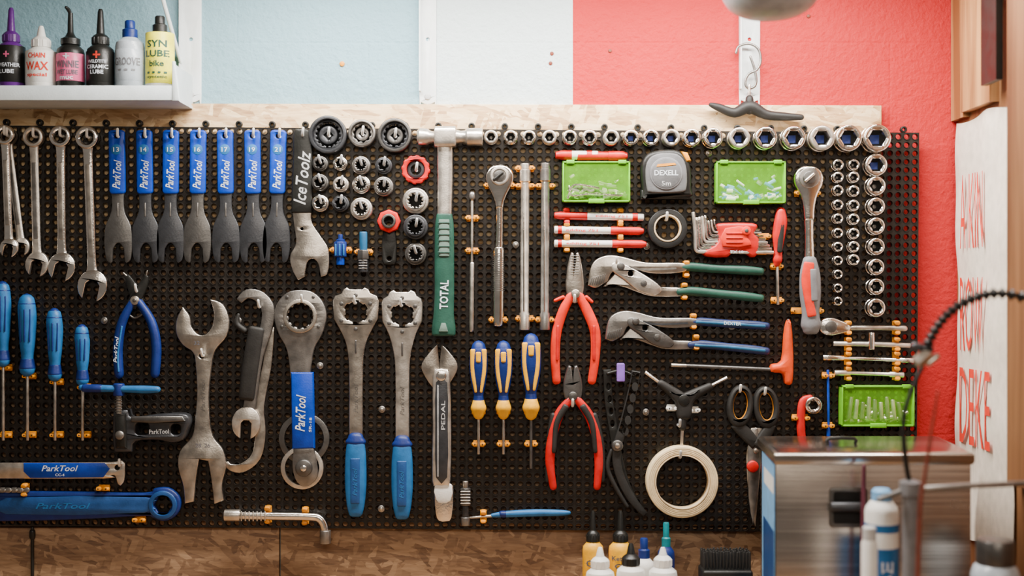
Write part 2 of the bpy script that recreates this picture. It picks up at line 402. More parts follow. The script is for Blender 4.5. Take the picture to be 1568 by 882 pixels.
combo(52,210,57,405,16,18,'satin'); combo(93,209,95,409,16.5,21,'chrome'); combo(134,211,142,438,17.5,23,'chrome')
def cone(xt,xb,num,mt='gunmetal',yb=403,wd=1,off=0):
    b=B('cone_wrench',SF+2+off); L=b.aim(xt,199,xb,yb); s=L/204
    st=sym([(0,94*s,1),(10,94*s,1),(9,112*s),(11,128*s),(19,146*s),(22.5*wd,166*s),(22*wd,184*s),(19*wd,199*s),(12,L,1),(9.5,L-3,1),(8.5,L-22,1),(4,L-29),(0,L-31)])
    b.plate(st,1,5,mt,bev=1,sm=4)
    b.limb([(0,112*s,2.5,1),(0,132*s,2.5,1)],'midsteel',d=5,sm=1)
    b.plate(rrect(-12,0,12,98*s,5),0,7.5,'pblue',bev=1.8,holes=[circ(0,9,4,16)])
    b.text('ParkTool',.5,68*s,44,12,rot=86,d=7.9,shear=.35,bold=.012)
    b.disc(0,30,8,7.4,7.8,'hblue',b=.1); b.text(num,0,30,9,7,d=8.2)
    b.fin(); peg(xt+1,208,1,20)
for xt,xb,n,mt in ((178,181,'13','dsteel'),(220,223,'14','gunmetal'),(261,260,'15','gunmetal'),(303,301,'16','dsteel'),(344,346,'17','gunmetal'),(386,388,'19','gunmetal'),(426,422,'21','gunmetal')): cone(xt,xb,n,mt,wd=.95)
b=B('headset_wrench',SF+8)
b.plate([(447,318,1),(477,318,1),(477,340),(488,358),(502,380),(504,402),(500,420),(491,424,1),(487,404),(479,396),(471,400),(468,410),(466,424,1),(456,429,1),(447,412),(444,392),(453,372),(450,345)],0,5,'steel',bev=1,sm=4,holes=[circ(462,350,2.5,12)])
b.plate([(450,202),(458,197),(470,198),(475,206),(478,240),(477,326,1),(446,326,1),(447,290),(449,240)],-1,7,'black',bev=2,sm=4)
b.text('IceToolz',463,272,82,19,rot=84,d=7.4,shear=.3,bold=.012,mt='lgray'); b.fin(); peg(463,207,1,22)

def cap_tool(cx,cy,ro,mt,nt=12,inner='dsteel',h=18,name='bottom_bracket_tool'):
    b=B(name,SF)
    b.ring(cx,cy,ro,ro*.80,0,h,mt,b=1.6,seg=48)
    b.plate(star(cx,cy,ro*.81,nt,.5),0,h-7,inner,holes=[star(cx,cy,ro*.66,nt,ro*.07)],bev=.8)
    b.ring(cx,cy,ro*.5,ro*.28,0,h-9,mt,b=1.5,sides=4,seg=24)
    b.rev(cx,cy,[(ro*.66,1.5),(.2,1.4)],'hole',seg=18)
    b.fin(); peg(cx,cy,1,24)
cap_tool(503,207,29,'gunmetal',16,'gunmetal'); cap_tool(555,205,21,'midsteel',10,'midsteel'); cap_tool(605,208,26,'dsteel',12,'gunmetal')
def spl(cx,cy,r,mt,n=12,h=22,name='freewheel_socket'):
    b=B(name,SF)
    b.ring(cx,cy,r,r*.70,0,h*.75,mt,b=1.4,seg=36)
    b.plate(circ(cx,cy,r*.80,30),0,h,mt,bev=1,holes=[star(cx,cy,r*.58,n,r*.10)])
    b.rev(cx,cy,[(r*.62,h*.3),(.2,h*.29)],'hole',seg=18); b.fin()
for i,(x,y,r,mt) in enumerate(((491,251,12,'dsteel'),(522,251,11,'chrome'),(554,254,14,'midsteel'),(588,254,13,'gunmetal'),(491,280,13,'dsteel'),(523,283,12,'satin'),(554,283,14,'chrome'),(588,286,15,'midsteel'),(492,312,13,'chrome'),(522,312,13,'gunmetal'),(554,320,17,'satin'),(637,348,19,'gunmetal'),(637,389,17,'dsteel'),(637,308,20,'satin'))):
    spl(x,y,r,mt,6 if r<14 else 12,h=18+(i%3)*3)
    peg(x,y-2,1 if i%2 else -1,24,'lgray')
b=B('red_lockring_tool'); b.plate(star(637,260,22,12,1.2),0,14,'red',bev=1.5,holes=[circ(637,260,14,30)]); b.ring(637,260,13.8,8,0,9,'gunmetal',seg=24); b.fin(); peg(637,260,1,20)
b=B('bearing_press_handle'); b.plate([(587,350),(605,350),(607,398),(601,405),(591,405),(585,398)],0,6,'black',bev=1.5,sm=2,holes=[circ(596,396,3.5,14)])
b.plate(circ(596,339,18,8),4,16,'red',bev=2,holes=[circ(596,339,8,20)]); b.ring(596,339,11,7,8,19,'dsteel'); b.fin()
for x,y,w in ((522,383,20),(557,386,14)):
    b=B('bleed_adapter')
    if x==522:
        b.limb([(x,360,7),(x,366,7),(x,367,14),(x,372,14)],'dblue',sm=1,cap=1,d=12); b.limb([(x,372,20),(x,392,20)],'dblue',n=8,sm=1,cap=2,d=12)
        for q in (-6,0,6): b.limb([(x+q,375,2.5),(x+q,391,2.5)],'hblue',sm=1,d=21.5)
        b.limb([(x,393,12),(x,405,12)],'pblue',sm=1,cap=1,d=12)
    else:
        b.limb([(x,357,12),(x,384,12)],'peacock',sm=1,cap=2,d=12); b.limb([(x,384,19),(x,396,19)],'dsteel',n=6,sm=1,cap=1,d=12); b.limb([(x,396,15),(x,416,15)],'gunmetal',sm=1,cap=1,d=12)
        for q in range(4): b.limb([(x-6,399+q*4,1.6),(x+6,399+q*4,1.6)],'midsteel',sm=1,d=19)
    b.fin(); clip(x,y,w)
def hexdrv(x,y0,y1,w,y2):
    b=B('hex_driver'); b.limb([(x,y1-4,5),(x,y2,5)],'steel',sm=1,cap=.6,d=14)
    h=y1-y0
    b.limb([(x-1,y0+6,w*.9),(x-1,y0+16,w),(x,y0+h*.3,w),(x,y0+h*.62,w*.86),(x,y0+h*.8,w*.68),(x,y0+h*.9,w*.72),(x,y1-2,w*.9)],'hblue',d=15)
    b.limb([(x-1,y0+3,w*.72),(x-1,y0+9,w*.96)],'dblue',d=15); b.limb([(x-1,y0-1,4),(x-1,y0+4,4)],'hole',d=18,sm=1)
    for q in (-.28,0,.28): b.limb([(x+w*q,y0+18,2.2),(x+w*q*.9,y0+h*.6,2.2)],'dblue',d=15+w*.5*math.sqrt(1-(2*q)**2)-.5)
    b.limb([(x,y1-16,w*.74),(x,y1-3,w*.92)],'dblue',d=15.2,cap=1)
    b.limb([(x,y1-3,w*.55),(x,y1+6,w*.35)],'dsteel',d=14,sm=1); b.fin()
    clip(x,y1+10,6); clip(x,y2-7,6)
hexdrv(8,436,553,24,673); hexdrv(45,456,566,27,673); hexdrv(87,477,575,24,673); hexdrv(129,501,583,22,673)
b=B('snap_ring_pliers',SF+2)
b.limb([(204,462,12),(187,495,14),(181,535,15),(183,573,14)],'dblue',d=8); b.limb([(213,462,12),(232,492,14),(240,530,15),(238,572,14)],'dblue',d=8)
b.limb([(189,500,3),(183,540,3),(184,568,3)],'hblue',d=15)
b.strap([(214,470,17),(207,450,17),(200,434,13),(194,422,7)],2,8,'black'); b.strap([(201,470,17),(212,450,17),(221,434,12),(225,422,6)],4,11,'black')
b.limb([(196,424,3),(189,418,2.4)],'steel',d=6,sm=1); b.limb([(224,423,3),(226,415,2.4)],'steel',d=8,sm=1)
b.disc(208,460,7,3,14,'steel'); b.disc(208,460,3,13,15.5,'dsteel'); b.limb([(194,478,4),(206,487,3.5),(222,478,4)],'dsteel',d=6)
b.text('ParkTool',181,535,40,7,rot=86,d=16,shear=.3)
b.fin(); peg(208,446,0,20)
b=B('chain_breaker_tool',SF+2)
b.limb([(131,592,9),(145,593,12),(185,594,10),(225,595,12),(246,595,10)],'hblue',d=26); b.limb([(136,593,12.6),(160,593.4,12.2)],'dblue',sm=1,d=26)
b.limb([(187,588,17),(187,603,17)],'dblue',sm=1,cap=2,d=24); b.limb([(187,604,9),(187,632,9)],'steel',sm=1,cap=0,d=22)
for q in range(6): b.limb([(182,608+q*4,1.6),(192,608+q*4,1.6)],'dsteel',sm=1,d=26)
b.plate([(178,628,1),(200,626,1),(206,638),(240,634),(284,632),(294,642),(290,658),(283,672),(266,676),(246,672),(212,674),(206,690,1),(180,690,1),(177,672)],0,24,'gunmetal',bev=3,sm=3,holes=[rrect(212,646,232,664,5),rrect(266,648,280,664,5)])
b.plate([(206,636),(284,635),(289,643),(238,646),(206,644)],22,28,'dsteel',bev=1.5); b.plate([(182,634),(198,632),(200,684),(183,684)],22,30,'black',bev=3); b.text('ParkTool',248,659,30,7,rot=2,d=24.4,mt='lgray')
b.disc(190,664,7,29,33,'midsteel',b=2); b.fin()
b=B('double_ended_spanner',SF+1)
b.plate([(280,470,1),(290,484),(293,500),(303,512),(315,512),(325,500),(328,480),(322,458,1),(341,466),(351,490),(347,515),(330,536),(324,562),(320,600),(321,640),(326,668),(342,690),(346,715),(340,742),(343,766,1),(328,772,1),(325,742),(319,706,1),(305,703,1),(300,735),(297,768,1),(283,771,1),(281,745),(273,715),(276,690),(294,668),(299,640),(302,600),(300,562),(296,540),(280,528),(270,510),(271,488)],1,8,'steel',bev=1.3,sm=4,holes=[circ(309,545,4,14)])
b.text('32',302,525,9,6,d=8.3,mt='ptext'); b.text('ParkTool',311,605,50,7,rot=90,d=8.3,mt='midsteel',shear=.3)
b.text('28  26',311,682,22,6,d=8.3,mt='ptext'); b.fin(); peg(309,545,0,20)
b=B('lockring_spanner',SF+2)
b.strap([(366,461,10),(379,450,14),(398,455,18),(410,473,20),(408,500,19),(394,545,17),(385,600,17),(379,640,20)],1,7,'midsteel',bev=1.2)
b.limb([(393,505,24,10),(384,560,25,11),(378,608,24,10)],'rubber',ex=3,d=9)
b.at(377,648,4); b.plate(jawpts(22,16,0,sq=1.15),0,8,'satin',bev=1.2)
b.at(0,0); b.limb([(365,482,5),(363,496,9),(374,506,10)],'rubber',d=6)
b.fin(); peg(396,470,0,20)
b=B('hook_spanner',SF-.5)
b.strap([(414,500,12),(408,560,14),(396,620,16),(398,665,16),(391,700,15),(370,717,14),(352,716,10),(346,708,5)],0,2.4,'steel',bev=1); b.fin()
b=B('chainring_ring_wrench',SF+3)
b.at(460,0,0)
b.plate(sym([(0,444),(20,448),(35,464),(40,486),(33,512),(22,532),(17,556),(15,580,1),(0,580,1)]),1,9,'midsteel',bev=1.6,sm=4,holes=[star(0,484,20,12,2)])
b.ring(0,484,26,20,8,12,'steel',b=1)
b.at(0,0)
b.plate([(446,570),(480,570),(482,686),(448,687)],0,11,'pblue',bev=2)
b.text('ParkTool',461,632,56,15,rot=88,d=11.4,shear=.35,bold=.012); b.text('SR-18',476,650,22,4,rot=88,d=11.4)
for x,y in ((432,500),(440,455),(480,455),(488,500)): b.disc(x,y,2.5,9,10,'dsteel',b=.4)
b.plate([(450,684,1),(480,684,1),(484,705),(486,730),(470,745),(455,738),(448,715)],1,8,'midsteel',bev=1,sm=3)
b.disc(466,716,13,8,14,'dsteel',b=2); b.disc(466,716,5,13,17,'chrome',b=1.5); b.fin(); peg(462,462,0,20)
b=B('wrench_ring'); b.ring(465,672,39,30,-1,2.5,'dsteel',b=.8); b.fin()
b=B('oil_seal_ring',SF); b.ring(462,717,33,26,-.8,3,'satin',b=.8); b.fin()
def crank(x,y,w=1):
    b=B('bottom_bracket_wrench',SF+1); b.at(x,y,0); m_='steel' if w==1 else 'satin'
    b.plate(sym([(0,3,1),(10,3,1),(13,0,1),(19,3,1),(22,9,1),(32*w,13,1),(35*w,20,1),(34*w,48,1),(24*w,66),(16,84),(12,105),(10.5,140),(10.5,236,1),(0,236,1)]),1,8,m_,bev=1.6,sm=4,holes=[star(0,38,18.5,6,2.6,.3)])
    for a in (0,60,120,180,240,300): b.disc(25.5*w*math.cos(math.radians(a+30)),38+26*math.sin(math.radians(a+30)),3,7.5,9.6,'dsteel',b=.5)
    b.limb([(0,82,3),(0,100,3)],'dsteel',d=7.5,sm=1)
    b.text('ParkTool',0,170,44,7,rot=90,d=8.3,mt='midsteel',shear=.3)
    b.limb([(0,230,24,15),(0,236,32,18),(0,241,27,16)],'dblue',d=9)
    b.limb([(0,240,28,17),(0,262,32,19),(0,300,33,19),(0,330,28,17),(0,344,22,14)],'hblue',d=9,ex=2.5)
    b.limb([(0,262,15,3),(0,328,14,3)],'wblue',d=18,ex=3)
    b.text('ParkTool',0,296,42,7,rot=90,d=19.8,mt='hblue',shear=.3)
    b.fin(); peg(x-2,y+24,0,24)
crank(545,440); crank(616,444,.9)
b=B('adjustable_pin_tool',SF+2)
b.at(673,0)
b.plate([(0,600),(-12,592),(-26,570),(-27,556),(-14,538),(-3,527,1),(0,560,1)],0,5,'steel',sm=3); b.plate([(0,600),(12,592),(26,570),(27,556),(14,538),(3,527,1),(0,560,1)],3,8,'steel',sm=3)
b.at(0,0)
b.plate([(663,575),(670,565),(682,565),(689,575),(691,650),(690,735),(684,742),(668,742),(662,735),(663,650)],4,14,'satin',bev=2,sm=2)
b.plate([(668,585),(685,585),(686,650),(685,730),(668,730),(667,650)],13,15,'gunmetal',bev=.8,sm=2)
b.limb([(671,590,2),(671,728,2)],'lgray',d=15,sm=1); b.text('PEDAL',679,635,44,6,rot=90,d=15.4,mt='lgray')
b.plate([(668,740),(690,740),(695,752),(692,792),(684,798),(672,797),(667,785),(665,755)],2,10,'chrome',bev=1.5,sm=2)
b.plate([(666,742),(692,742),(690,766),(676,770),(668,764)],9,12,'white',bev=1,sm=2)
b.disc(676,575,8,10,18,'chrome',b=2); b.fin()
b=B('chain_wear_gauge',SF+1)
b.plate([(-40,709,1),(150,708),(186,705,1),(191,710,1),(190,735),(184,744,1),(180,741),(176,729),(168,728),(160,733),(-40,733,1)],1,5,'satin',bev=.8,sm=3,holes=[circ(179,716,4,16)])
b.plate([(36,709),(160,709),(168,718),(158,731),(46,732),(36,722)],4,7,'pblue',bev=1)
b.text('ParkTool',92,717,56,9,d=7.3,shear=.3,bold=.012); b.text('CC-4',92,727,14,4,d=7.3); b.fin(); peg(180,714,1,14)
b=B('fork_cap_wrench',SF+1)
b.plate([(-40,757),(100,753),(220,755),(236,748),(258,747),(274,759),(277,775),(268,791),(250,798),(232,792),(218,790),(100,796),(-40,795)],0,9,'dblue',bev=3,sm=3,holes=[[(250+14*math.cos(pi/3*i),773+14*math.sin(pi/3*i)) for i in range(6)]])
b.plate([(10,762),(225,761),(230,772),(222,785),(10,787)],8,10.5,'wblue',bev=1.2,sm=2)
b.ring(250,773,22,15,8,12,'wblue'); b.text('ParkTool',98,774,84,9,d=10.9,mt='hblue',shear=.3,bold=.01); b.fin(); clip(158,748,6); clip(213,796,6); clip(38,750,8,True)
b=B('chain_piece',SF+10)
for i in range(5):
    x=2+i*9; b.plate(rrect(x-6,747,x+6,755,3.9),0+(i%2)*2,3+(i%2)*2,'midsteel',bev=.6); b.disc(x-4,751,1.8,3,7,'steel',b=.3,seg=12)
b.fin()
b=B('lug_wrench',SF+1)
b.limb([(346,788,18),(368,788,18)],'satin',sm=1,cap=1,d=12); b.limb([(368,788,13),(420,789,13),(475,790,13),(490,793,13),(497,803,13),(499,815,13)],'chrome',d=12)
b.limb([(499,812,17),(499,830,17)],'midsteel',sm=1,cap=1.2,d=12)
for q in range(7): b.limb([(372+q*6,782,2),(372+q*6,795,2)],'satin',sm=1,d=19)
b.fin(); clip(410,788,15,True); clip(467,790,15,True)
b=B('valve_core_tool',SF+1); b.limb([(713,737,9),(713,748,9)],'steel',sm=1,cap=1,d=10); b.limb([(713,748,16),(713,772,16)],'dsteel',sm=1,cap=1.5,d=10); b.limb([(713,772,10),(713,792,10)],'gunmetal',sm=1,cap=1,d=10); b.limb([(713,792,14),(713,803,14)],'midsteel',sm=1,cap=1,d=10)
for q in range(5): b.limb([(706,751+q*4.5,1.6),(720,751+q*4.5,1.6)],'steel',sm=1,d=18)
b.fin()
b=B('pick_tool',SF+1); b.limb([(712,793,3),(760,789,5)],'steel',sm=1,d=8); b.limb([(754,789,6),(775,787,10),(820,785,11),(860,785,9),(871,785,6)],'hblue',d=8); b.limb([(768,787,10.5),(774,787,10.5)],'dblue',sm=1,d=8); b.fin(); clip(740,791,8,True)
# ---------------------------------------------------------------- hammer
b=B('hammer',SF+2)
b.limb([(641,210,20),(643,210,26),(655,211,26),(659,211,20),(665,211,17),(670,211,28)],'satin',sm=1,cap=1.2,d=18,n=20)
b.limb([(668,211,32,28),(697,211,32,28)],'satin',sm=1,cap=2,ex=4,d=18,n=20)
b.limb([(696,211,24),(706,211,19),(712,211,20),(716,211,27),(738,211,27)],'satin',sm=1,cap=1.5,d=18,n=20)
b.limb([(682,222,25,16),(682,240,24,15),(682,280,23,14),(681,332,22,14)],'satin',d=16,ex=3,cap=1)
b.limb([(681,330,24,16),(681,350,29,18),(681,400,30,19),(681,450,30,19),(680,480,31,20),(680,500,36,21),(680,511,36,20)],'green',d=16,ex=3,cap=3)
b.limb([(681,338,16,4),(681,392,16,4)],'olive',d=25,ex=3,cap=1)
for q in range(6): b.limb([(672,342+q*9,1.8),(690,342+q*9,1.8)],'green',sm=1,d=27)
b.plate([(673,507),(687,507),(683,494),(677,494)],24,27.5,'olive',bev=.3)
b.text('TOTAL',681,451,44,13,rot=88,d=26.4,bold=.02); b.fin()
# ---------------------------------------------------------------- sockets
def socket(cx,cy,r,h=22,blue=False,name='hex_socket',mt='chrome'):
    b=B(name,SF); ri=r*.66
    b.rev(cx,cy,[(r,0),(r,h*.35),(r*.93,h*.38),(r*.93,h*.5),(r,h*.53),(r,h-1.6),(r-.8,h-.4),(r-1.8,h),(ri+.8,h),(ri,h-1.4,6),(ri,h*.35,6)],mt,seg=36)
    b.rev(cx,cy,[(ri*.99,h*.36),(.2,h*.355)],'hole',seg=18)
    if blue: b.box(cx-r*.34,cy-r*.3,cx+r*.34,cy+r*.34,h*.3,h*.42,'dblue',bev=.4)
    else: b.disc(cx,cy,ri*.35,h*.3,h*.5,'dsteel',b=.5,seg=14)
    b.fin()
for i,(x,r) in enumerate(((752,10.5),(782,10.5),(810,10.5),(841,11),(872,11),(902,11.5),(935,12),(965,12),(995,12.5),(1026,13),(1057,13.5),(1089,15),(1129,16),(1169,17),(1211,18),(1254,19),(1294,20),(1337,21))):
    socket(x,211+i*.17,r,22+i*.6,i>6,mt='chrome' if i%3 else 'satin')
for i,y in enumerate((253,272,292,314,335,357,378,399,420,441,461)): socket(1281,y,8.6-i*.18,18)
for i,y in enumerate((253,272,293,315,336,358,378,398)): socket(1305,y,8.8,18)
for i,(y,r) in enumerate(((254,17),(286,14.5),(317,13.5),(347,13.2),(378,13),(409,12.5),(439,12.5),(471,14))): socket(1337,y,r,26,i==0)
# ---------------------------------------------------------------- boxes
def tray(x0,y0,x1,y1,kind):
    b=B('small_parts_box',SF+1,ref=34)
    b.box(x0,y0,x1,y1,0,2,'dgreen',bev=0); t=2.5
    for r in ((x0,y0,x1,y0+t),(x0,y1-t,x1,y1),(x0,y0,x0+t,y1),(x1-t,y0,x1,y1)): b.box(r[0],r[1],r[2],r[3],1.8,24,'lime',bev=.6)
    b.box(x0+2,y0+2,x1-2,y1-2,22,22.6,'limeglass',bev=0)
    b.box((x0+x1)/2-12,y1-5,(x0+x1)/2+12,y1+2,20,27,'lime',bev=1); b.box(x0+6,y0-2,x0+18,y0+4,18,25,'lime'); b.box(x1-18,y0-2,x1-6,y0+4,18,25,'lime')
    h=y1-y0
    for gx in range(9):
        for gy in range(3): b.disc(x0+12+gx*(x1-x0-24)/8,y0+11+gy*9,2.6,1.9,3,'lime',b=.3,seg=12)
    for i in range(60):
        x=random.uniform(x0+10,x1-10); y=y1-6-abs(random.gauss(0,h*.17)); a=random.uniform(-.6,.6) ; l=random.uniform(6,18)
        dx=l/2*math.cos(a);dy=l/2*math.sin(a); yy=min(y,y1-7-abs(dy))
        m_=random.choice(['chrome','satin','steel','midsteel']) if kind!='blue' else random.choice(['hblue','pblue','satin','white','sblue'])
        w_=random.uniform(3,7); b.limb([(x-dx*.8,yy-dy,w_),(x+dx*.8,yy+dy,w_)],m_,sm=1,cap=.6,d=random.uniform(7,17),n=8)
    if kind=='keys':
        b.limb([(x0+10,y1-24,3),(x0+14,y1-10,3),(x0+40,y1-12,3),(x0+90,y1-10,3)],'chrome',d=25,n=8); b.limb([(x0+8,y1-6,3),(x0+18,y1-26,3),(x0+55,y1-21,3)],'chrome',d=26,n=8)
    if kind=='bits':
        for q in range(9): b.limb([(x0+16+q*9,y1-44+q%3*4,7),(x0+12+q*10,y1-12,8)],'satin' if q%2 else 'midsteel',sm=1,d=17,n=10,cap=1)
    b.fin()
tray(861,248,964,310,'keys'); tray(1095,248,1201,312,'blue'); tray(1286,590,1397,652,'bits')
def marker(x0,x1,y,capside,body='white',w=11,slant=0,name='marker_pen'):
    b=B(name,SF+1); L=x1-x0
    cx0,cx1=(x0,x0+L*.36) if capside=='l' else (x1-L*.36,x1)
    bx0,bx1=(cx1-3,x1) if capside=='l' else (x0,cx0+3)
    b.limb([(bx0,y+slant*(bx0-x0)/L,w),(bx1,y+slant*(bx1-x0)/L,w*.94)],body,sm=1,cap=1.5,d=10)
    b.limb([(cx0,y+slant*(cx0-x0)/L,w*.8),(cx0+8,y+slant*.1,w*1.06),(cx1,y+slant*.36,w*1.06)] if capside=='l' else [(cx0,y+slant*.64,w*1.08),(cx1-6,y+slant,w*1.06),(cx1,y+slant,w*.7)],'red',sm=1,cap=1.5,d=10)
    if body=='white':
        b.limb([(bx1-16 if capside=='l' else bx0+4,y+slant*.8*(capside=='l'),w*1.02),(bx1-8 if capside=='l' else bx0+10,y+slant*.85*(capside=='l'),w*1.02)],'red',sm=1,cap=0,d=10)
        if w<13: b.text('edding 751',(bx0+bx1)/2-4,y+slant*.6,L*.36,5,rot=-1.2 if slant else 0,d=10+w/2+.3,mt='rtext')
    b.fin()
marker(852,914,238,'l','white',14); marker(885,959,239,'r','red',14)
marker(850,984,330,'l','white',11.5,3); marker(850,984,352,'r','white',11.5,2); marker(850,988,373,'r','white',11.5,1)
for y in (331,353,374): clip(868,y,13,True,'red' if y==331 else 'amber'); clip(950,y,13,True)
b=B('tape_measure',SF+1)
b.plate([(983,298),(980,262),(985,242),(1000,233),(1030,231),(1047,240),(1055,258),(1056,290),(1053,303),(985,304)],0,30,'black',bev=5,sm=3)
b.plate([(988,290),(986,262),(991,246),(1004,238),(1028,237),(1042,245),(1048,262),(1048,288),(1040,296),(996,297)],28,34,'tmgray',bev=2,sm=3)
b.plate([(1040,234),(1050,236),(1055,248),(1048,250)],10,31,'amber',bev=2); b.plate([(980,292),(1057,292),(1057,306),(980,306)],4,26,'tapeb',bev=2)
b.disc(1017,268,25,33,35.5,'grayp',b=1.2); b.disc(1017,268,22.5,35,36,'tmgray',b=.6)
b.text('DEXELL',1017,267,36,8,rot=0,d=36.4,bold=.02); b.text('5m',1017,283,14,7,d=36.4,mt='lgray'); b.plate([(1002,258),(1032,255),(1030,252),(1004,254)],36,36.6,'amber',bev=0); b.fin()
b=B('electrical_tape_roll',SF+1); b.ring(1021,350,30,21,0,19,'tapeb',b=1.5,seg=48); b.ring(1021,350,21,18.5,0,19.5,'card',b=.6,seg=48); b.fin()
peg(1021,336,0,22)
b=B('hex_key_set',SF+1)
for i in range(8):
    w=5.6-i*.4; x=1063+i*4.4; yb_=386-i*5; yt=326+(i*7)%9+i*1.0
    b.limb([(x-3+i*.3,yt,w),(x,(yt+yb_)/2,w),(x+.5,yb_-7,w),(x+2.5,yb_-2,w),(x+8,yb_,w),(x+30,yb_,w),(1158+(8-i)*3,yb_+1,w)],'chrome' if i%3 else 'satin',d=17-i*.6,n=8,sm=3,cap=.8)
b.plate([(1096,346),(1106,342),(1150,342),(1158,348),(1152,358),(1160,366),(1158,390),(1148,394),(1138,386),(1120,386),(1112,394),(1080,393),(1076,384),(1092,376),(1100,364)],3,20,'red',bev=4,sm=2)
b.plate([(1108,350),(1146,349),(1140,362),(1148,376),(1104,378)],19,23,'ored',bev=1.5,sm=2); b.disc(1140,354,7,20,26,'ored',b=2); b.disc(1140,354,3,25,27,'dsteel',b=.5)
for q in range(3): b.limb([(1110,358+q*7,2),(1134,358+q*7,2)],'red',sm=1,d=23.4)
b.text('TX 10',1126,386,20,4,d=20.5); b.fin(); clip(1170,362,7); clip(1166,385,7)
def rod(name,st,mt,d=9,**k):
    b=B(name,SF+1); b.limb(st,mt,d=d,**k); return b
b=B('screwdriver',SF+1); b.limb([(1194,325,15),(1194,340,20),(1191,362,19),(1190,384,13),(1189,398,15),(1188,404,10)],'red',d=13)
b.limb([(1194,345,9,4),(1191,385,8,4)],'rubber',d=21); b.limb([(1189,402,5),(1190,466,5)],'steel',sm=1,cap=.8,d=12); b.fin(); clip(1189,408,6); clip(1190,460,6)
b=B('ratchet_handle',SF+1)
b.at(765,252); b.plate(sym([(0,0),(13,3),(21,14),(21,27),(14,42),(8,56),(6,68,1),(0,68,1)]),2,16,'chrome',bev=4,sm=4)
b.disc(0,18,15,15,18,'midsteel',b=1.5); b.ring(0,18,14,10,17,20,'satin',b=.8); b.disc(0,18,8,17,21,'dsteel',b=1); b.limb([(-8,24,5),(4,14,5)],'black',d=21)
b.limb([(0,60,12),(0,100,12),(-1,130,13)],'chrome',d=9)
b.limb([(-1,128,16),(-1,132,18),(-2,240,18),(-2,246,15)],'chrome',sm=1,cap=1.5,d=10)
for q in range(18):
    b.limb([(-1.5,136+q*3.3,18.6),(-1.5,137.6+q*3.3,18.6)],'midsteel',sm=1,cap=0,d=10)
b.fin(); clip(763,490,15); clip(765,284,34)
b=B('ratchet_handle',SF+1); b.at(1236,254,-1)
b.plate(sym([(0,0),(14,3),(22,14),(22,28),(14,45),(10,60),(8,84,1),(0,84,1)]),2,18,'chrome',bev=4,sm=4)
b.disc(0,19,16,17,20,'midsteel',b=1.5); b.disc(0,19,10,19,23,'dsteel',b=1.5); b.limb([(-6,24,5),(6,14,5)],'chrome',d=23)
b.limb([(0,70,17,12),(0,110,15,11),(0,150,18,12)],'chrome',d=10)
b.limb([(0,146,22,16),(0,165,31,20),(0,195,33,21),(0,225,27,18),(0,243,31,19),(0,250,26,16)],'grayp',d=12)
b.limb([(-3,150,16,5),(-6,175,18,6),(-4,205,14,6),(0,228,14,5)],'ored',d=21,ex=2.5); b.limb([(3,160,10,4),(4,205,10,4)],'grayp',d=23.5,ex=2.5); b.fin()
clip(1236,296,26); clip(1236,476,36)
for x,w,y1 in ((804,17,252),(835,17,251)):
    b=B('extension_bar',SF+1); b.limb([(x,y1,w*.86),(x,y1+8,w*.86),(x,y1+9,w),(x,y1+26,w),(x,y1+28,w*.8),(x-1,478,w*.8),(x-1,480,w*.95),(x-1,504,w*.95)],'satin' if x<820 else 'midsteel',sm=1,cap=1,d=11)
    b.limb([(x-2,y1+30,2.5),(x-2,476,2.5)],'chrome',sm=1,d=18); b.fin()
clip(804,285,16); clip(835,285,16); clip(804,258,16); clip(804,488,15); clip(834,490,15)
b=rod('spoke_holder_rod',[(723,300,5),(722,505,5)],'steel',sm=1,cap=1); b.limb([(723,298,10),(723,303,10)],'midsteel',sm=1,d=9); b.limb([(723,404,7),(722,505,7)],'satin',sm=1,d=9); b.fin(); clip(723,334,7); clip(723,384,7)
for x,y in ((733,526),(771,526),(813,516)):
    b=B('precision_screwdriver',SF+1); h=632-y; w=28 if x!=813 else 31
    b.limb([(x,y+6,w*.78),(x,y+14,w*.95),(x,y+h*.35,w),(x,y+h*.58,w*.8),(x,y+h*.72,w*.55),(x,y+h*.80,w*.58),(x,y+h*.93,w*.82),(x,y+h,w*.6)],'dblue',d=15)
    b.limb([(x,y+3,w*.5),(x,y+6,w*.66)],'yellow',d=15)
    for q in (-.3,.3): b.limb([(x+q*w,y+10,w*.3,5),(x+q*w*.95,y+h*.4,w*.26,5),(x+q*w*.5,y+h*.68,w*.14,4)],'yellow',d=15+w*.36)
    b.limb([(x,y+14,w*.3,4),(x,y+26,w*.26,4)],'yellow',d=15+w*.48)
    b.limb([(x,y+h*.76,w*.54),(x,y+h*.84,w*.62)],'dblue',d=15.4)
    b.limb([(x,y+h*.86,w*.72),(x,y+h*.93,w*.86),(x,y+h+1,w*.62)],'yellow',d=15)
    tip=694 if x<800 else 716
    b.limb([(x,y+h,5),(x,tip,5)],'steel' if x<800 else 'dsteel',sm=1,cap=.8,d=13); b.fin(); clip(x,632,6); clip(x,680,6)
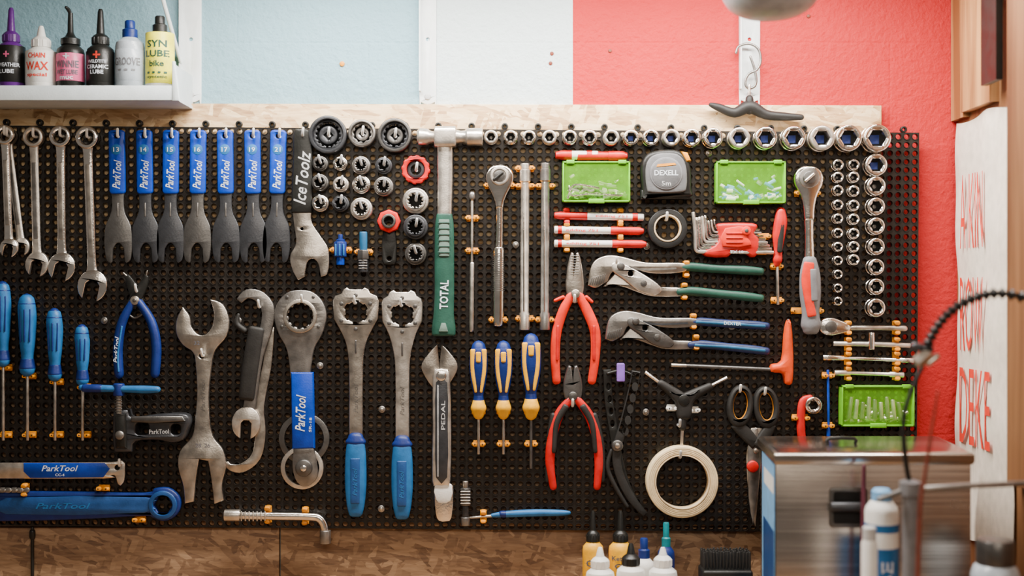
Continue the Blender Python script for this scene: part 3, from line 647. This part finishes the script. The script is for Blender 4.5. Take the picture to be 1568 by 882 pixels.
# ---------------------------------------------------------------- pliers
def pl(name,cx,top,head,mt='midsteel'):
    b=B(name,SF+2); b.at(cx,top); b.plate(sym(head),2,12,mt,bev=2.5,sm=4); b.at(0,0); return b
b=pl('combination_pliers',880,385,[(0,44,1),(1.5,3,1),(6,2),(10,16),(13,36),(14,56),(10,72),(0,80)],'steel')
for q in range(8): b.limb([(874,392+q*4,1.3),(886,392+q*4,1.3)],'dsteel',sm=1,d=12.3)
b.limb([(875,452,14,10),(862,476,15,11),(852,510,15,12),(850,548,14,12),(852,583,13,11)],'ored',d=9); b.limb([(886,452,14,10),(899,476,16,11),(911,508,16,12),(911,548,14,12),(906,583,13,11)],'ored',d=9)
b.limb([(854,500,5,4),(853,550,5,4)],'red',d=15); b.limb([(909,500,5,4),(909,550,5,4)],'red',d=15)
b.limb([(862,455,6),(850,460,5)],'ored',d=10); b.limb([(898,455,6),(906,462,5)],'ored',d=10)
b.disc(881,450,7,10,16,'steel',b=1.5); b.fin(); peg(880,462,0,18)
b=pl('side_cutters',877,558,[(0,26,1),(2,3,1),(7,2),(12,16),(15,34),(13,50),(6,60),(0,62)],'dsteel')
b.limb([(873,612,12,10),(856,634,15,11),(845,670,15,12),(842,710,14,12),(847,745,11,10)],'red',d=9); b.limb([(884,612,12,10),(902,636,15,11),(914,672,15,12),(917,710,14,12),(914,745,11,10)],'red',d=9)
b.limb([(866,622,10,6),(852,648,9,6),(848,690,7,6)],'rubber',d=14); b.limb([(892,622,10,6),(906,648,9,6),(911,690,7,6)],'rubber',d=14)
b.limb([(847,636,10,9),(840,680,9,9),(838,735,7,8)],'rubber',d=8); b.limb([(910,636,10,9),(921,680,9,9),(923,735,7,8)],'rubber',d=8)
b.disc(877,606,7,10,16,'dsteel',b=1.5); b.fin(); peg(877,622,0,18)
def wp(dx,dy,hm,name,acc=None,sc=1.0,m1='steel',m2='satin',m3='midsteel'):
    b=B(name,SF+2)
    T=lambda pts:[((p[0]-902)*sc+902+dx,(p[1]-390)*sc+390+dy)+tuple(p[2:]) for p in pts]
    b.plate(T([(922,440,1),(936,424),(944,418),(958,424),(985,438),(1048,441),(1048,453),(1000,454),(975,447),(956,440),(938,437)]),1,8,m1,bev=2,sm=4)
    b.plate(T([(900,437,1),(904,412),(912,398),(930,391),(952,393),(990,402),(1048,403),(1048,416),(1002,419),(972,413),(950,410),(936,418),(930,430),(925,434,1),(912,441)]),4,13,m1,bev=2,sm=4)
    b.plate(T([(938,402),(955,404),(985,420),(1012,440),(1004,452),(978,446),(955,428),(937,415)]),6,14,m2,bev=2,sm=3,holes=[T(rrect(961,415,969,423,3))])
    for q in range(7): b.limb([T([(903+q*3.4,437-q*.6)])[0]+(1.4,),T([(906+q*3.4,426-q)])[0]+(1.4,)],'dsteel',sm=1,d=13.3)
    p=T([(950,408)])[0]; b.disc(p[0],p[1],6*sc,13,18,'dsteel',b=1.5)
    p=T([(985,434)])[0]; b.disc(p[0],p[1],5,14,15,'dsteel',b=.3)
    b.strap(T([(962,408,3),(985,413,3),(1035,411,3)]),13,13.6,m3,bev=0)
    def hl(pts,m_,dd=9):
        q=T([(a[0],a[1]) for a in pts]); b.limb([(q[i][0],q[i][1],pts[i][2]*sc,pts[i][2]*.75) for i in range(len(pts))],m_,d=dd)
    hl([(1044,409,11),(1060,409,14),(1100,412,13),(1140,414,14),(1165,416,12)],hm); hl([(1040,447,11),(1058,446,14),(1100,450,13),(1140,454,14),(1165,457,12)],hm)
    if acc:
        hl([(1050,409,6),(1100,412,6),(1160,416,6)],acc,dd=12.5); hl([(1048,447,6),(1100,450,6),(1160,456,6)],acc,dd=12.5)
    return b
b=wp(0,0,'green','pliers_wrench'); b.fin(); clip(1051,412,14,True); clip(1048,446,14,True); peg(944,404,0,18)
b=wp(26,85,'navy','water_pump_pliers','peacock',.935,'midsteel','dsteel','gunmetal'); b.text('DEXTER',1120,495,26,5,rot=-3,d=17.5,mt='wtext'); b.fin(); clip(1062,492,12,True); clip(1066,524,12,True)
b=B('t_handle_hex_key',SF+1); b.limb([(1028,559,6),(1100,562,6),(1190,566,6)],'dsteel',d=10,cap=1); b.limb([(1028,559,6.5),(1050,560,6.5)],'steel',d=10,sm=1,cap=1)
b.plate([(1200,512),(1204,492),(1209,492),(1212,520),(1213,560),(1211,586),(1201,587),(1197,572),(1180,569),(1180,558),(1196,552)],2,20,'orange',bev=5,sm=3)
b.limb([(1206,490,4),(1206,500,5)],'dsteel',sm=1,d=11); b.fin()
b=B('cable_cutter',SF+2)
hs=[circ(972-i*3.6,592+i*17,3.4,12,5.5) for i in range(5)]
b.strap([(974,568,14),(968,600,14),(955,650,13),(944,690,14),(948,725,13),(966,762,13),(988,788,9)],3,10,'rubber',holes=hs,bev=1.5)
hs=[circ(932+i*2,592+i*19,3,12,5.5) for i in range(4)]
b.strap([(930,566,13),(932,610,13),(940,660,14),(947,700,13),(958,740,12),(972,768,11),(985,790,8)],-1,4,'black',holes=hs,bev=1)
b.limb([(936,690,6),(930,715,7),(942,745,7),(960,775,6)],'rubber',d=8)
b.disc(945,682,9,6,14,'dsteel',b=2); b.disc(945,682,4,13,15,'steel',b=.8); b.limb([(931,572,5),(950,568,5),(970,575,5)],'black',d=6); b.fin()
b=B('purple_cable_tie'); b.box(944,556,956,584,8,16,'lpurple',bev=1,r=2); b.fin()
b=B('y_hex_wrench',SF+1)
for (x,y) in ((988,570),(1112,578),(1043,682)):
    dx,dy=x-1046,y-612
    b.limb([(1046+dx*.45,612+dy*.45,5),(x,y,5)],'satin',sm=1,cap=.8,d=11,n=6)
    b.limb([(1046,612,20,14),(1046+dx*.25,612+dy*.25,17,13),(1046+dx*.6,612+dy*.6,12,11)],'rubber',d=11)
b.plate([(1022,596),(1035,600),(1046,603),(1058,600),(1072,594),(1068,606),(1060,618),(1056,640),(1037,640),(1034,618),(1026,608)],5,18,'rubber',bev=4,sm=3)
b.disc(1046,612,9,16,19,'black',b=1.5); b.fin(); clip(1030,625,6,col='white'); clip(1062,628,6,col='white')
b=B('masking_tape_roll',SF+1); b.ring(1043,736,54.5,42,0,24,'cream',b=1.5,seg=64); b.ring(1043,736,42,40,0,24.4,'card',b=.5,seg=64)
for r in (44,46,48.5,51): b.ring(1043,736,r+.4,r-.3,20,24.3,'card',b=.1,seg=64)
b.fin(); peg(1041,700,0,28,'lgray'); peg(1040,652,0,28,'lgray')
b=B('scissors',SF+2)
b.plate([(1150,655,1),(1168,655,1),(1166,700),(1157,808,1),(1148,770),(1143,700)],2,5,'steel',bev=.8,sm=2)
b.plate([(1145,660,1),(1160,655,1),(1164,710),(1153,803,1),(1146,760)],5,8,'midsteel',bev=.8,sm=2)
b.disc(1152,714,9,7,13,'red',b=2); b.disc(1157,690,4,7,11,'steel')
for x,y,a in ((1133,622,6),(1173,624,-6)):
    b.at(x,y,a); b.plate(circ(0,0,20,32,33),1,14,'rubber',bev=4,holes=[circ(0,-2,11,24,22)]); b.plate(circ(0,-2,12.5,24,23.5),4,9,'amber',holes=[circ(0,-2,10.5,24,21)],bev=.3)
b.at(0,0); b.strap([(1125,648,16),(1140,662,20),(1158,682,16)],1,12,'rubber',bev=3); b.strap([(1182,648,14),(1172,665,18),(1158,684,15)],2,13,'rubber',bev=3); b.fin(); peg(1134,600,0,18); peg(1172,604,0,18)
b=B('spoke_wrench',SF+1); b.limb([(1240,609,10,8),(1229,614,12,9),(1226,635,13,10),(1226,660,13,10),(1228,672,12,9)],'red',d=9); b.ring(1244,620,13,7.5,2,16,'chrome',b=1.5,sides=6); b.fin(); clip(1226,640,14)
b=B('small_ratchet',SF+1); b.plate([(1253,500),(1258,489),(1272,486),(1286,490),(1300,497),(1300,507),(1286,511),(1270,514),(1257,510)],2,14,'chrome',bev=3,sm=3); b.disc(1271,500,9,13,16,'dsteel',b=1); b.limb([(1298,502,8),(1350,502,8),(1384,503,10)],'steel',d=9); b.fin()
b=B('t_bar_wrench',SF+1); b.limb([(1276,526,8),(1340,527,8),(1392,529,8)],'satin',sm=1,cap=1,d=9); b.limb([(1333,510,10),(1333,534,10)],'chrome',sm=1,cap=1,d=12); b.fin()
b=B('nut_driver_rod',SF+1); b.limb([(1260,547,9),(1290,548,9),(1292,548,6),(1375,551,6),(1377,551,9),(1397,552,9)],'chrome',sm=1,cap=1,d=9); b.fin()
b=B('nut_driver_rod',SF+1); b.limb([(1278,571,9),(1300,571,9),(1302,571,6),(1360,573,6),(1362,573,9),(1382,574,9)],'satin',sm=1,cap=1,d=9); b.fin()
for y in (502,527,549,572):
    clip(1299,y,10,True); clip(1373,y,10,True)
b=rod('long_hex_key',[(1267,567,4),(1268,620,4),(1268,672,4)],'pblue',sm=1,cap=1); b.limb([(1268,656,6),(1268,672,6)],'pblue',sm=1,d=9); b.fin(); clip(1268,575,5); clip(1268,652,5)
b=B('tool_clips',SF,ref=30)
for x,y,w,hz,col in CL:
    g=w/2+3.2
    if hz:
        b.box(x-5,y-g-2,x+5,y+g+2,.2,3,col,bev=.6)
        for sg in (-1,1): b.limb([(x,y+sg*g,9,6,.4),(x,y+sg*g,9,6,10),(x,y+sg*(g-1.2),8,5,15)],col,sm=1,cap=.4,ex=3,n=12)
    else:
        b.box(x-g-2,y-5,x+g+2,y+5,.2,3,col,bev=.6)
        for sg in (-1,1): b.limb([(x+sg*g,y,6,9,.4),(x+sg*g,y,6,9,10),(x+sg*(g-1.2),y,5,8,15)],col,sm=1,cap=.4,ex=3,n=12); b.disc(x+sg*g,y,1.4,14.6,15.8,'hole',b=.1,seg=10)
b.fin()
b=B('pegboard_hooks',SF,ref=40)
for x,y,dx,l,mt in PG:
    b.limb([(x,y,4.4,4.4,0.2),(x,y,4.4,4.4,l-6),(x+dx*1.2,y-5,4.2,4.2,l),(x+dx*2,y-10,4,4,l+2)],mt,sm=3,n=10)
b.fin()

# ---------------------------------------------------------------- upper left shelf
b=B('wall_shelf',0,ref=110); ks=b.k
b.box(-700,131,268,154,108,112,'bpaint2',bev=1); b.plate([(264,94),(268,94),(275,150),(275,155),(264,155)],106,113,'bpaint2')
vprism(b,[(-700,2),(272,2),(272,110),(-700,110)],[(149,0),(154,0)],'bpaint2')
vprism(b,[(266,2),(270,2),(270,110),(266,110)],[(100,0),(152,0)],'bpaint2')
b.fin(); shz=(441-149)*ks
# storage shelf carried by the wall brackets, just above the photographed strip of wall
b=mmB('storage_shelf_board'); vprism(b,[(-700,1),(1240,1),(1240,205),(-700,205)],[(-182,0),(-162,0)],'wood_bench'); b.fin()
def lathe(b,cx,dc,prof,mt,sm=1,n=28):
    b.limb([(cx,y,2*r,2*r,dc) for r,y in prof],mt,sm=sm,n=n,cap=0)
def bottle(name,cx,top,w,bt,body,label,capm,dc,floorz,style='nozzle',lab=None,txt=()):
    b=B(name,0,ref=dc); yb=b.yz(floorz); r=w/2
    lathe(b,cx,dc,[(r-2,yb),(r,yb-3),(r,bt+10),(r*.94,bt+4),(r*.72,bt),(r*.5,bt-4),(r*.45,bt-7)],body)
    if lab:
        y0,y1=lab; lathe(b,cx,dc,[(r+.1,y0),(r+.4,y0+.5),(r+.4,y1-.5),(r+.1,y1)],label)
    if style=='nozzle':
        lathe(b,cx,dc,[(r*.62,bt-3),(r*.62,bt-14),(r*.5,bt-17),(r*.3,bt-20),(r*.2,top+4),(r*.13,top)],capm)
        for i in range(12):
            a=2*pi*i/12; b.limb([(cx+r*.62*math.cos(a),bt-4,1.6,1.6,dc+r*.62*math.sin(a)),(cx+r*.62*math.cos(a),bt-13,1.6,1.6,dc+r*.62*math.sin(a))],capm,sm=1,n=6)
    elif style=='spout':
        lathe(b,cx,dc,[(r*.7,bt-3),(r*.7,bt-12),(r*.4,bt-15),(r*.22,bt-22),(r*.18,top+6)],capm); b.limb([(cx,top+8,5,5,dc),(cx-2,top+2,6,6,dc+3),(cx-4,top-1,5,5,dc+8)],capm)
    else:
        lathe(b,cx,dc,[(r*.52,bt-3),(r*.52,bt-16),(r*.36,bt-18),(r*.36,top+2),(r*.3,top)],capm)
    for t in txt:
        s_,y,ww,hh,mm=t; b.text(s_,cx,y,ww,hh,mt=mm,cyl=(cx,r+.5,dc),bold=.02)
    b.fin()
bottle('lubricant_bottle',17,12,41,68,'purple','black','purple',66,shz+.5,lab=(72,128),txt=(('L-WEATHER',102,36,6,'wtext'),('LUBE',112,22,6,'wtext'),('+',86,9,9,'pink')))
bottle('lubricant_bottle',63,40,46,76,'white','white','white',66,shz+.5,lab=(80,128),txt=(('CHAIN',88,26,8,'rtext'),('WAX',104,34,13,'rtext'),('special',118,30,7,'rtext')))
bottle('lubricant_bottle',108,14,42,72,'black','pink','black',66,shz+.5,'spout',lab=(84,126),txt=(('+',89,10,8,'wtext'),('WINNIE',101,34,11,'ptext'),('WET LUBE',113,32,7,'ptext'),('muc',122,20,5,'wtext')))
bottle('lubricant_bottle',154,14,42,72,'black','black','black',66,shz+.5,lab=(80,128),txt=(('+',87,11,11,'rtext'),('WELDTITE',97,28,5,'wtext'),('CERAMIC',105,32,6,'wtext'),('LUBE',113,20,6,'wtext')))
bottle('lubricant_bottle',199,32,44,62,'clearp','clearp','dblue',66,shz+.5,'cap',lab=(78,126),txt=(('GROOVE',97,38,12,'grayp'),('- - -',110,26,3,'grayp')))
bottle('lubricant_bottle',245,25,43,55,'white','label_y','black',66,shz+.5,'cap',lab=(52,130),txt=(('SYN',70,30,11,'green'),('LUBE',85,36,10,'green'),('bike',100,22,9,'green'),('- - - -',114,30,3,'green'),('syntetic',121,30,5,'green')))
def bracket(x,w,yb,diag=None):
    b=B('shelf_bracket',0,ref=4); k=w/2
    b.plate([(x-k,-160,1),(x+k,-160,1),(x+k,yb-14),(x+k*.8,yb-4),(x,yb),(x-k*.8,yb-4),(x-k,yb-14)],0.3,3,'bpaint',bev=.8,sm=2,holes=[circ(x,yb-12,3,14),circ(x,60,3,12)])
    b.disc(x,yb-12,5,2,5,'lgray',b=1.4)
    if diag: b.limb([(x-k+2,96,5,10,10),(x-k-10,20,5,10,60),(x-k-26,-120,5,10,170)],'bpaint',sm=1,ex=4)
    vprism(b,[(x-k,0.5),(x-k+2.5,0.5),(x-k+2.5,14),(x-k,14)],[(-160,0),(yb-20,0)],'bpaint')
    b.fin()
bracket(292,32,157,True); bracket(655,26,160,False); bracket(1148,32,157,False)
b=mmB('wall_anchor_screws')
for x,y in ((843,97),(845,82),(934,78),(1238,25)): b.disc(x,y,3,.1,1.5,'brown',b=.5,seg=12)
b.disc(524,98,4,.1,3,'amber',b=1,seg=12); b.fin()
b=B('s_hook',6,ref=20); b.limb([(1128,80,4),(1132,70,4),(1148,66,4),(1162,74,4),(1166,92,4),(1160,106,4),(1148,112,4),(1142,124,4),(1146,134,4),(1156,132,4),(1159,122,4),(1156,104,4),(1150,86,4)],'midsteel',d=8,n=10); b.fin()
b=B('pull_handle',6,ref=20); b.limb([(1148,130,4),(1147,160,4)],'satin',d=12,sm=1)
b.limb([(1088,161,7),(1100,165,12),(1124,173,15),(1147,164,20),(1172,176,15),(1200,179,13),(1226,180,9)],'rubber',d=18); b.limb([(1147,152,12),(1147,168,16)],'rubber',d=18); b.fin()
b=B('pendant_lamp',0,ref=330)
lathe(b,1180,330,[(3,29),(22,28),(46,22),(64,10),(74,-8),(76,-24),(60,-60),(30,-84),(12,-96),(10,-110)],'lensgray',sm=4,n=40)
b.limb([(1180,-108,6,6,330),(1180,-480,6,6,330)],'black',sm=1); b.fin()
b=mmB('strip_light_fixture'); vprism(b,[(280,225),(1400,225),(1400,295),(280,295)],[(-95,6),(-88,0),(-76,0)],'white')
for x in (340,1340): b.limb([(x,-95,8,8,260),(x,-700,8,8,260)],'lgray',sm=1)
b.fin()
# ---------------------------------------------------------------- right side
b=mmB('paper_banner')
vs=[];fs=[]; nI,nJ=16,40
for j in range(nJ+1):
    for i in range(nI+1):
        d=8+i*(246/nI); y=190+j*(620/nJ)+4*math.sin(i*.5)
        vs.append((1462.4-2.2*math.sin(i*.8+j*.25)-1.2*math.sin(j*.7),y,d+(3*math.sin(j*.4) if i>0 else 0)))
for j in range(nJ):
    for i in range(nI): a=j*(nI+1)+i; fs.append([a,a+1,a+nI+2,a+nI+1])
b.add(vs,fs,'banner')
for t,d0,d1,ya,yb_ in (('A KIN',36,140,272,382),('ROW',36,140,424,536),('DEKE',34,170,560,672)): b.text(t,0,0,1,1,mt='rtext',bold=-.004,side=(d0,d1,ya,yb_,1458.4))
b.fin()
b=mmB('black_clamp_strap'); vprism(b,[(1436,200),(1445,200),(1445,262),(1436,262)],[(-400,0),(160,0)],'black'); vprism(b,[(1430,190),(1450,190),(1450,330),(1430,330)],[(-60,0),(30,0)],'black'); b.fin()
b=mmB('ultrasonic_cleaner')
fp=[(1127,330),(1380,330),(1396,130),(1142,130)]
vprism(b,fp,[(441+222,2),(441+225,0),(441+480,0),(441+486,4)],'stainless')
fl=[(1124,334),(1384,334),(1400,126),(1138,126)]
vprism(b,fl,[(441+213,8),(441+214.5,2),(441+217,0),(441+225,0),(441+229,2)],'stainless')
b.box(1196,700,1246,752,328,332.5,'dsteel',bev=1,r=5); b.box(1201,705,1241,747,330,333.2,'hole',bev=.5,r=4); b.limb([(1198,724,13,13,338),(1244,724,13,13,338)],'gunmetal',sm=1,cap=2)
b.limb([(1214,652,5,5,240),(1216,646,5,5,240),(1250,646,5,5,240),(1252,652,5,5,240)],'black',sm=2)
for (ya,yb_,da,db,mm,o) in ((672,905,322,160,'sblue',1.0),(760,860,315,180,'wblue',1.3),(690,712,312,190,'white',1.3)):
    xa=1127+(330-da)*.075-o; xb=1127+(330-db)*.075-o
    b.add([(xa,ya,da),(xb,ya,db),(xb,yb_,db),(xa,yb_,da)],[[0,1,2,3]],mm)
for x in (1150,1370):
    for d in (150,310): b.limb([(x,920,18,18,d),(x,930.5,18,18,d)],'rubber',sm=1,cap=0)
b.fin()
def bb(name,cx,top,w,bt,body,capm,dc,**k): bottle(name,cx,top,w,bt,body,body,capm,dc,BZ+.5,**k)
bb('oil_bottle',908,782,32,832,'yellow','black',60,txt=(('OIL',860,22,10,'ptext'),)); bb('oil_bottle',950,782,36,832,'yellow','black',60,txt=(('Ketten',852,28,7,'ptext'),('Oil',864,20,8,'ptext')))
bb('glue_bottle',919,838,44,872,'white','white',140); bb('sealant_bottle',966,832,44,868,'white','black',140); bb('grease_bottle',986,824,34,858,'white','dblue',92,style='cap')
bb('lube_flask',1020,800,26,840,'dblue','teal',60,style='cap'); bb('glue_bottle',1015,838,44,870,'white','white',140)
b=B('scrubbing_brush',0,ref=120); yb=b.yz(BZ)
b.plate(rrect(1072,868,1148,yb-.5,4),100,150,'black',bev=3)
for i in range(15):
    for j in range(4): b.limb([(1076+i*4.9+random.uniform(-1,1),870,4,4,106+j*11),(1075.5+i*5+random.uniform(-1,1),842+random.uniform(-1,1),3.6,3.6,106+j*11)],'rubber',sm=1,n=6,cap=.5)
b.fin()
b=B('spray_can',0,ref=400); yb=b.yz(BZ+.5)
lathe(b,1350,400,[(23,yb),(25,yb-3),(25,782),(23,776),(17,768),(12,764)],'white'); lathe(b,1350,400,[(25.4,800),(25.4,812)],'hblue'); lathe(b,1350,400,[(25.4,836),(25.4,1000)],'hblue'); lathe(b,1350,400,[(15,770),(15,752),(11,748)],'sblue')
b.text('LUBE',1351,900,90,18,rot=90,cyl=(1350,25.6,400)); b.fin()
b=B('repair_stand_clamp',0,ref=480); yb=b.yz(BZ+.5)
lathe(b,1394,480,[(22,yb),(22,yb-10),(14,yb-16),(13,yb-24),(12,820),(12,760),(16,758),(16,738),(9,735)],'grayp')
b.limb([(1394,745,8,8,480),(1386,700,8,8,480),(1384,640,7,7,480),(1398,592,6,6,480),(1412,562,7,7,480)],'black')
b.limb([(1400,749,9,9,480),(1480,744,9,9,480),(1600,739,9,9,480)],'midsteel',sm=1); b.limb([(1345,765,8,8,480),(1394,747,9,9,480)],'dsteel',sm=1)
b.limb([(1404,556,20),(1421,540,20)],'satin',n=6,sm=1,d=480,cap=2); b.limb([(1422,556,10,10,480),(1434,546,10,10,480)],'satin',sm=1); b.limb([(1400,530,12,12,480),(1424,535,12,12,480)],'gunmetal',sm=1)
path=cr([(1414,546),(1424,520),(1440,494),(1462,472),(1492,456),(1528,449),(1570,456),(1610,470)],False,6)
b.limb([(x,y,8,8,480) for x,y in path[::3]],'black',sm=3); last=path[0]
for i in range(1,len(path)):
    x,y=path[i]; px,py=last
    if math.hypot(x-px,y-py)>9:
        dx,dy=(x-px),(y-py); l=math.hypot(dx,dy); dx/=l;dy/=l
        b.limb([(x-dx*2.6,y-dy*2.6,14,14,480),(x,y,19,19,480),(x+dx*2.6,y+dy*2.6,14,14,480)],'black',sm=1,cap=1,n=14); last=(x,y)
b.fin()
b=B('paint_brush_handle',0,ref=560); yb=b.yz(BZ+.5)
b.limb([(1436,600,3,3,560),(1428,650,4.5,4.5,560),(1416,730,6,6,560),(1408,800,6,6,560),(1400,yb-4,7,7,560)],'brown'); b.fin()
b=B('wooden_stick',0,ref=360); yb=b.yz(BZ+.5); b.limb([(1323,714,6,6,360),(1322,770,7,7,360),(1318,yb-4,6,6,360)],'plum'); b.fin()
b=B('plastic_jar',0,ref=430); yb=b.yz(BZ+.5)
lathe(b,1524,430,[(34,yb),(36,yb-4),(36,880),(32,868),(26,862)],'clearp'); lathe(b,1524,430,[(27,864),(28,862),(28,830),(26,826),(10,824)],'dsteel'); b.fin()
b=B('white_tube',0,ref=440); yb=b.yz(BZ+.5); lathe(b,1328,450,[(12,yb),(12,830),(9,822)],'white'); lathe(b,1328,450,[(10,824),(10,806),(8,804)],'lgray'); b.fin()

# ---------------------------------------------------------------- lights
def area(name,loc,rot,sx,sy,e,col):
    l=bpy.data.lights.new(name,'AREA'); l.shape='RECTANGLE'; l.size=sx; l.size_y=sy; l.energy=e; l.color=col
    o=bpy.data.objects.new(name,l); o.location=loc; o.rotation_euler=rot; bpy.context.scene.collection.objects.link(o)
area('strip_light',((850-784)*S,-.26,H+.441+.073),(0,0,0),1.02,.06,30,(1,.95,.88))
area('fill_light',(.05,-2.0,2.05),(math.radians(30),0,0),1.3,.5,19,(1,.87,.72))  # unseen fill lamp, added above the camera to lift the overall light
w=bpy.data.worlds.new('world'); bpy.context.scene.world=w; w.use_nodes=True
w.node_tree.nodes['Background'].inputs[0].default_value=(1,.88,.76,1); w.node_tree.nodes['Background'].inputs[1].default_value=.19
cam=bpy.data.cameras.new('camera'); co=bpy.data.objects.new('camera',cam); bpy.context.scene.collection.objects.link(co)
cam.sensor_width=36; co.location=(0,-D*S,H); co.rotation_euler=(pi/2,0,0)
cam.lens=36*D/1568.0
cam.dof.use_dof=True; cam.dof.focus_distance=(D-35)*S; cam.dof.aperture_fstop=1.7; cam.clip_start=.01
bpy.context.scene.camera=co
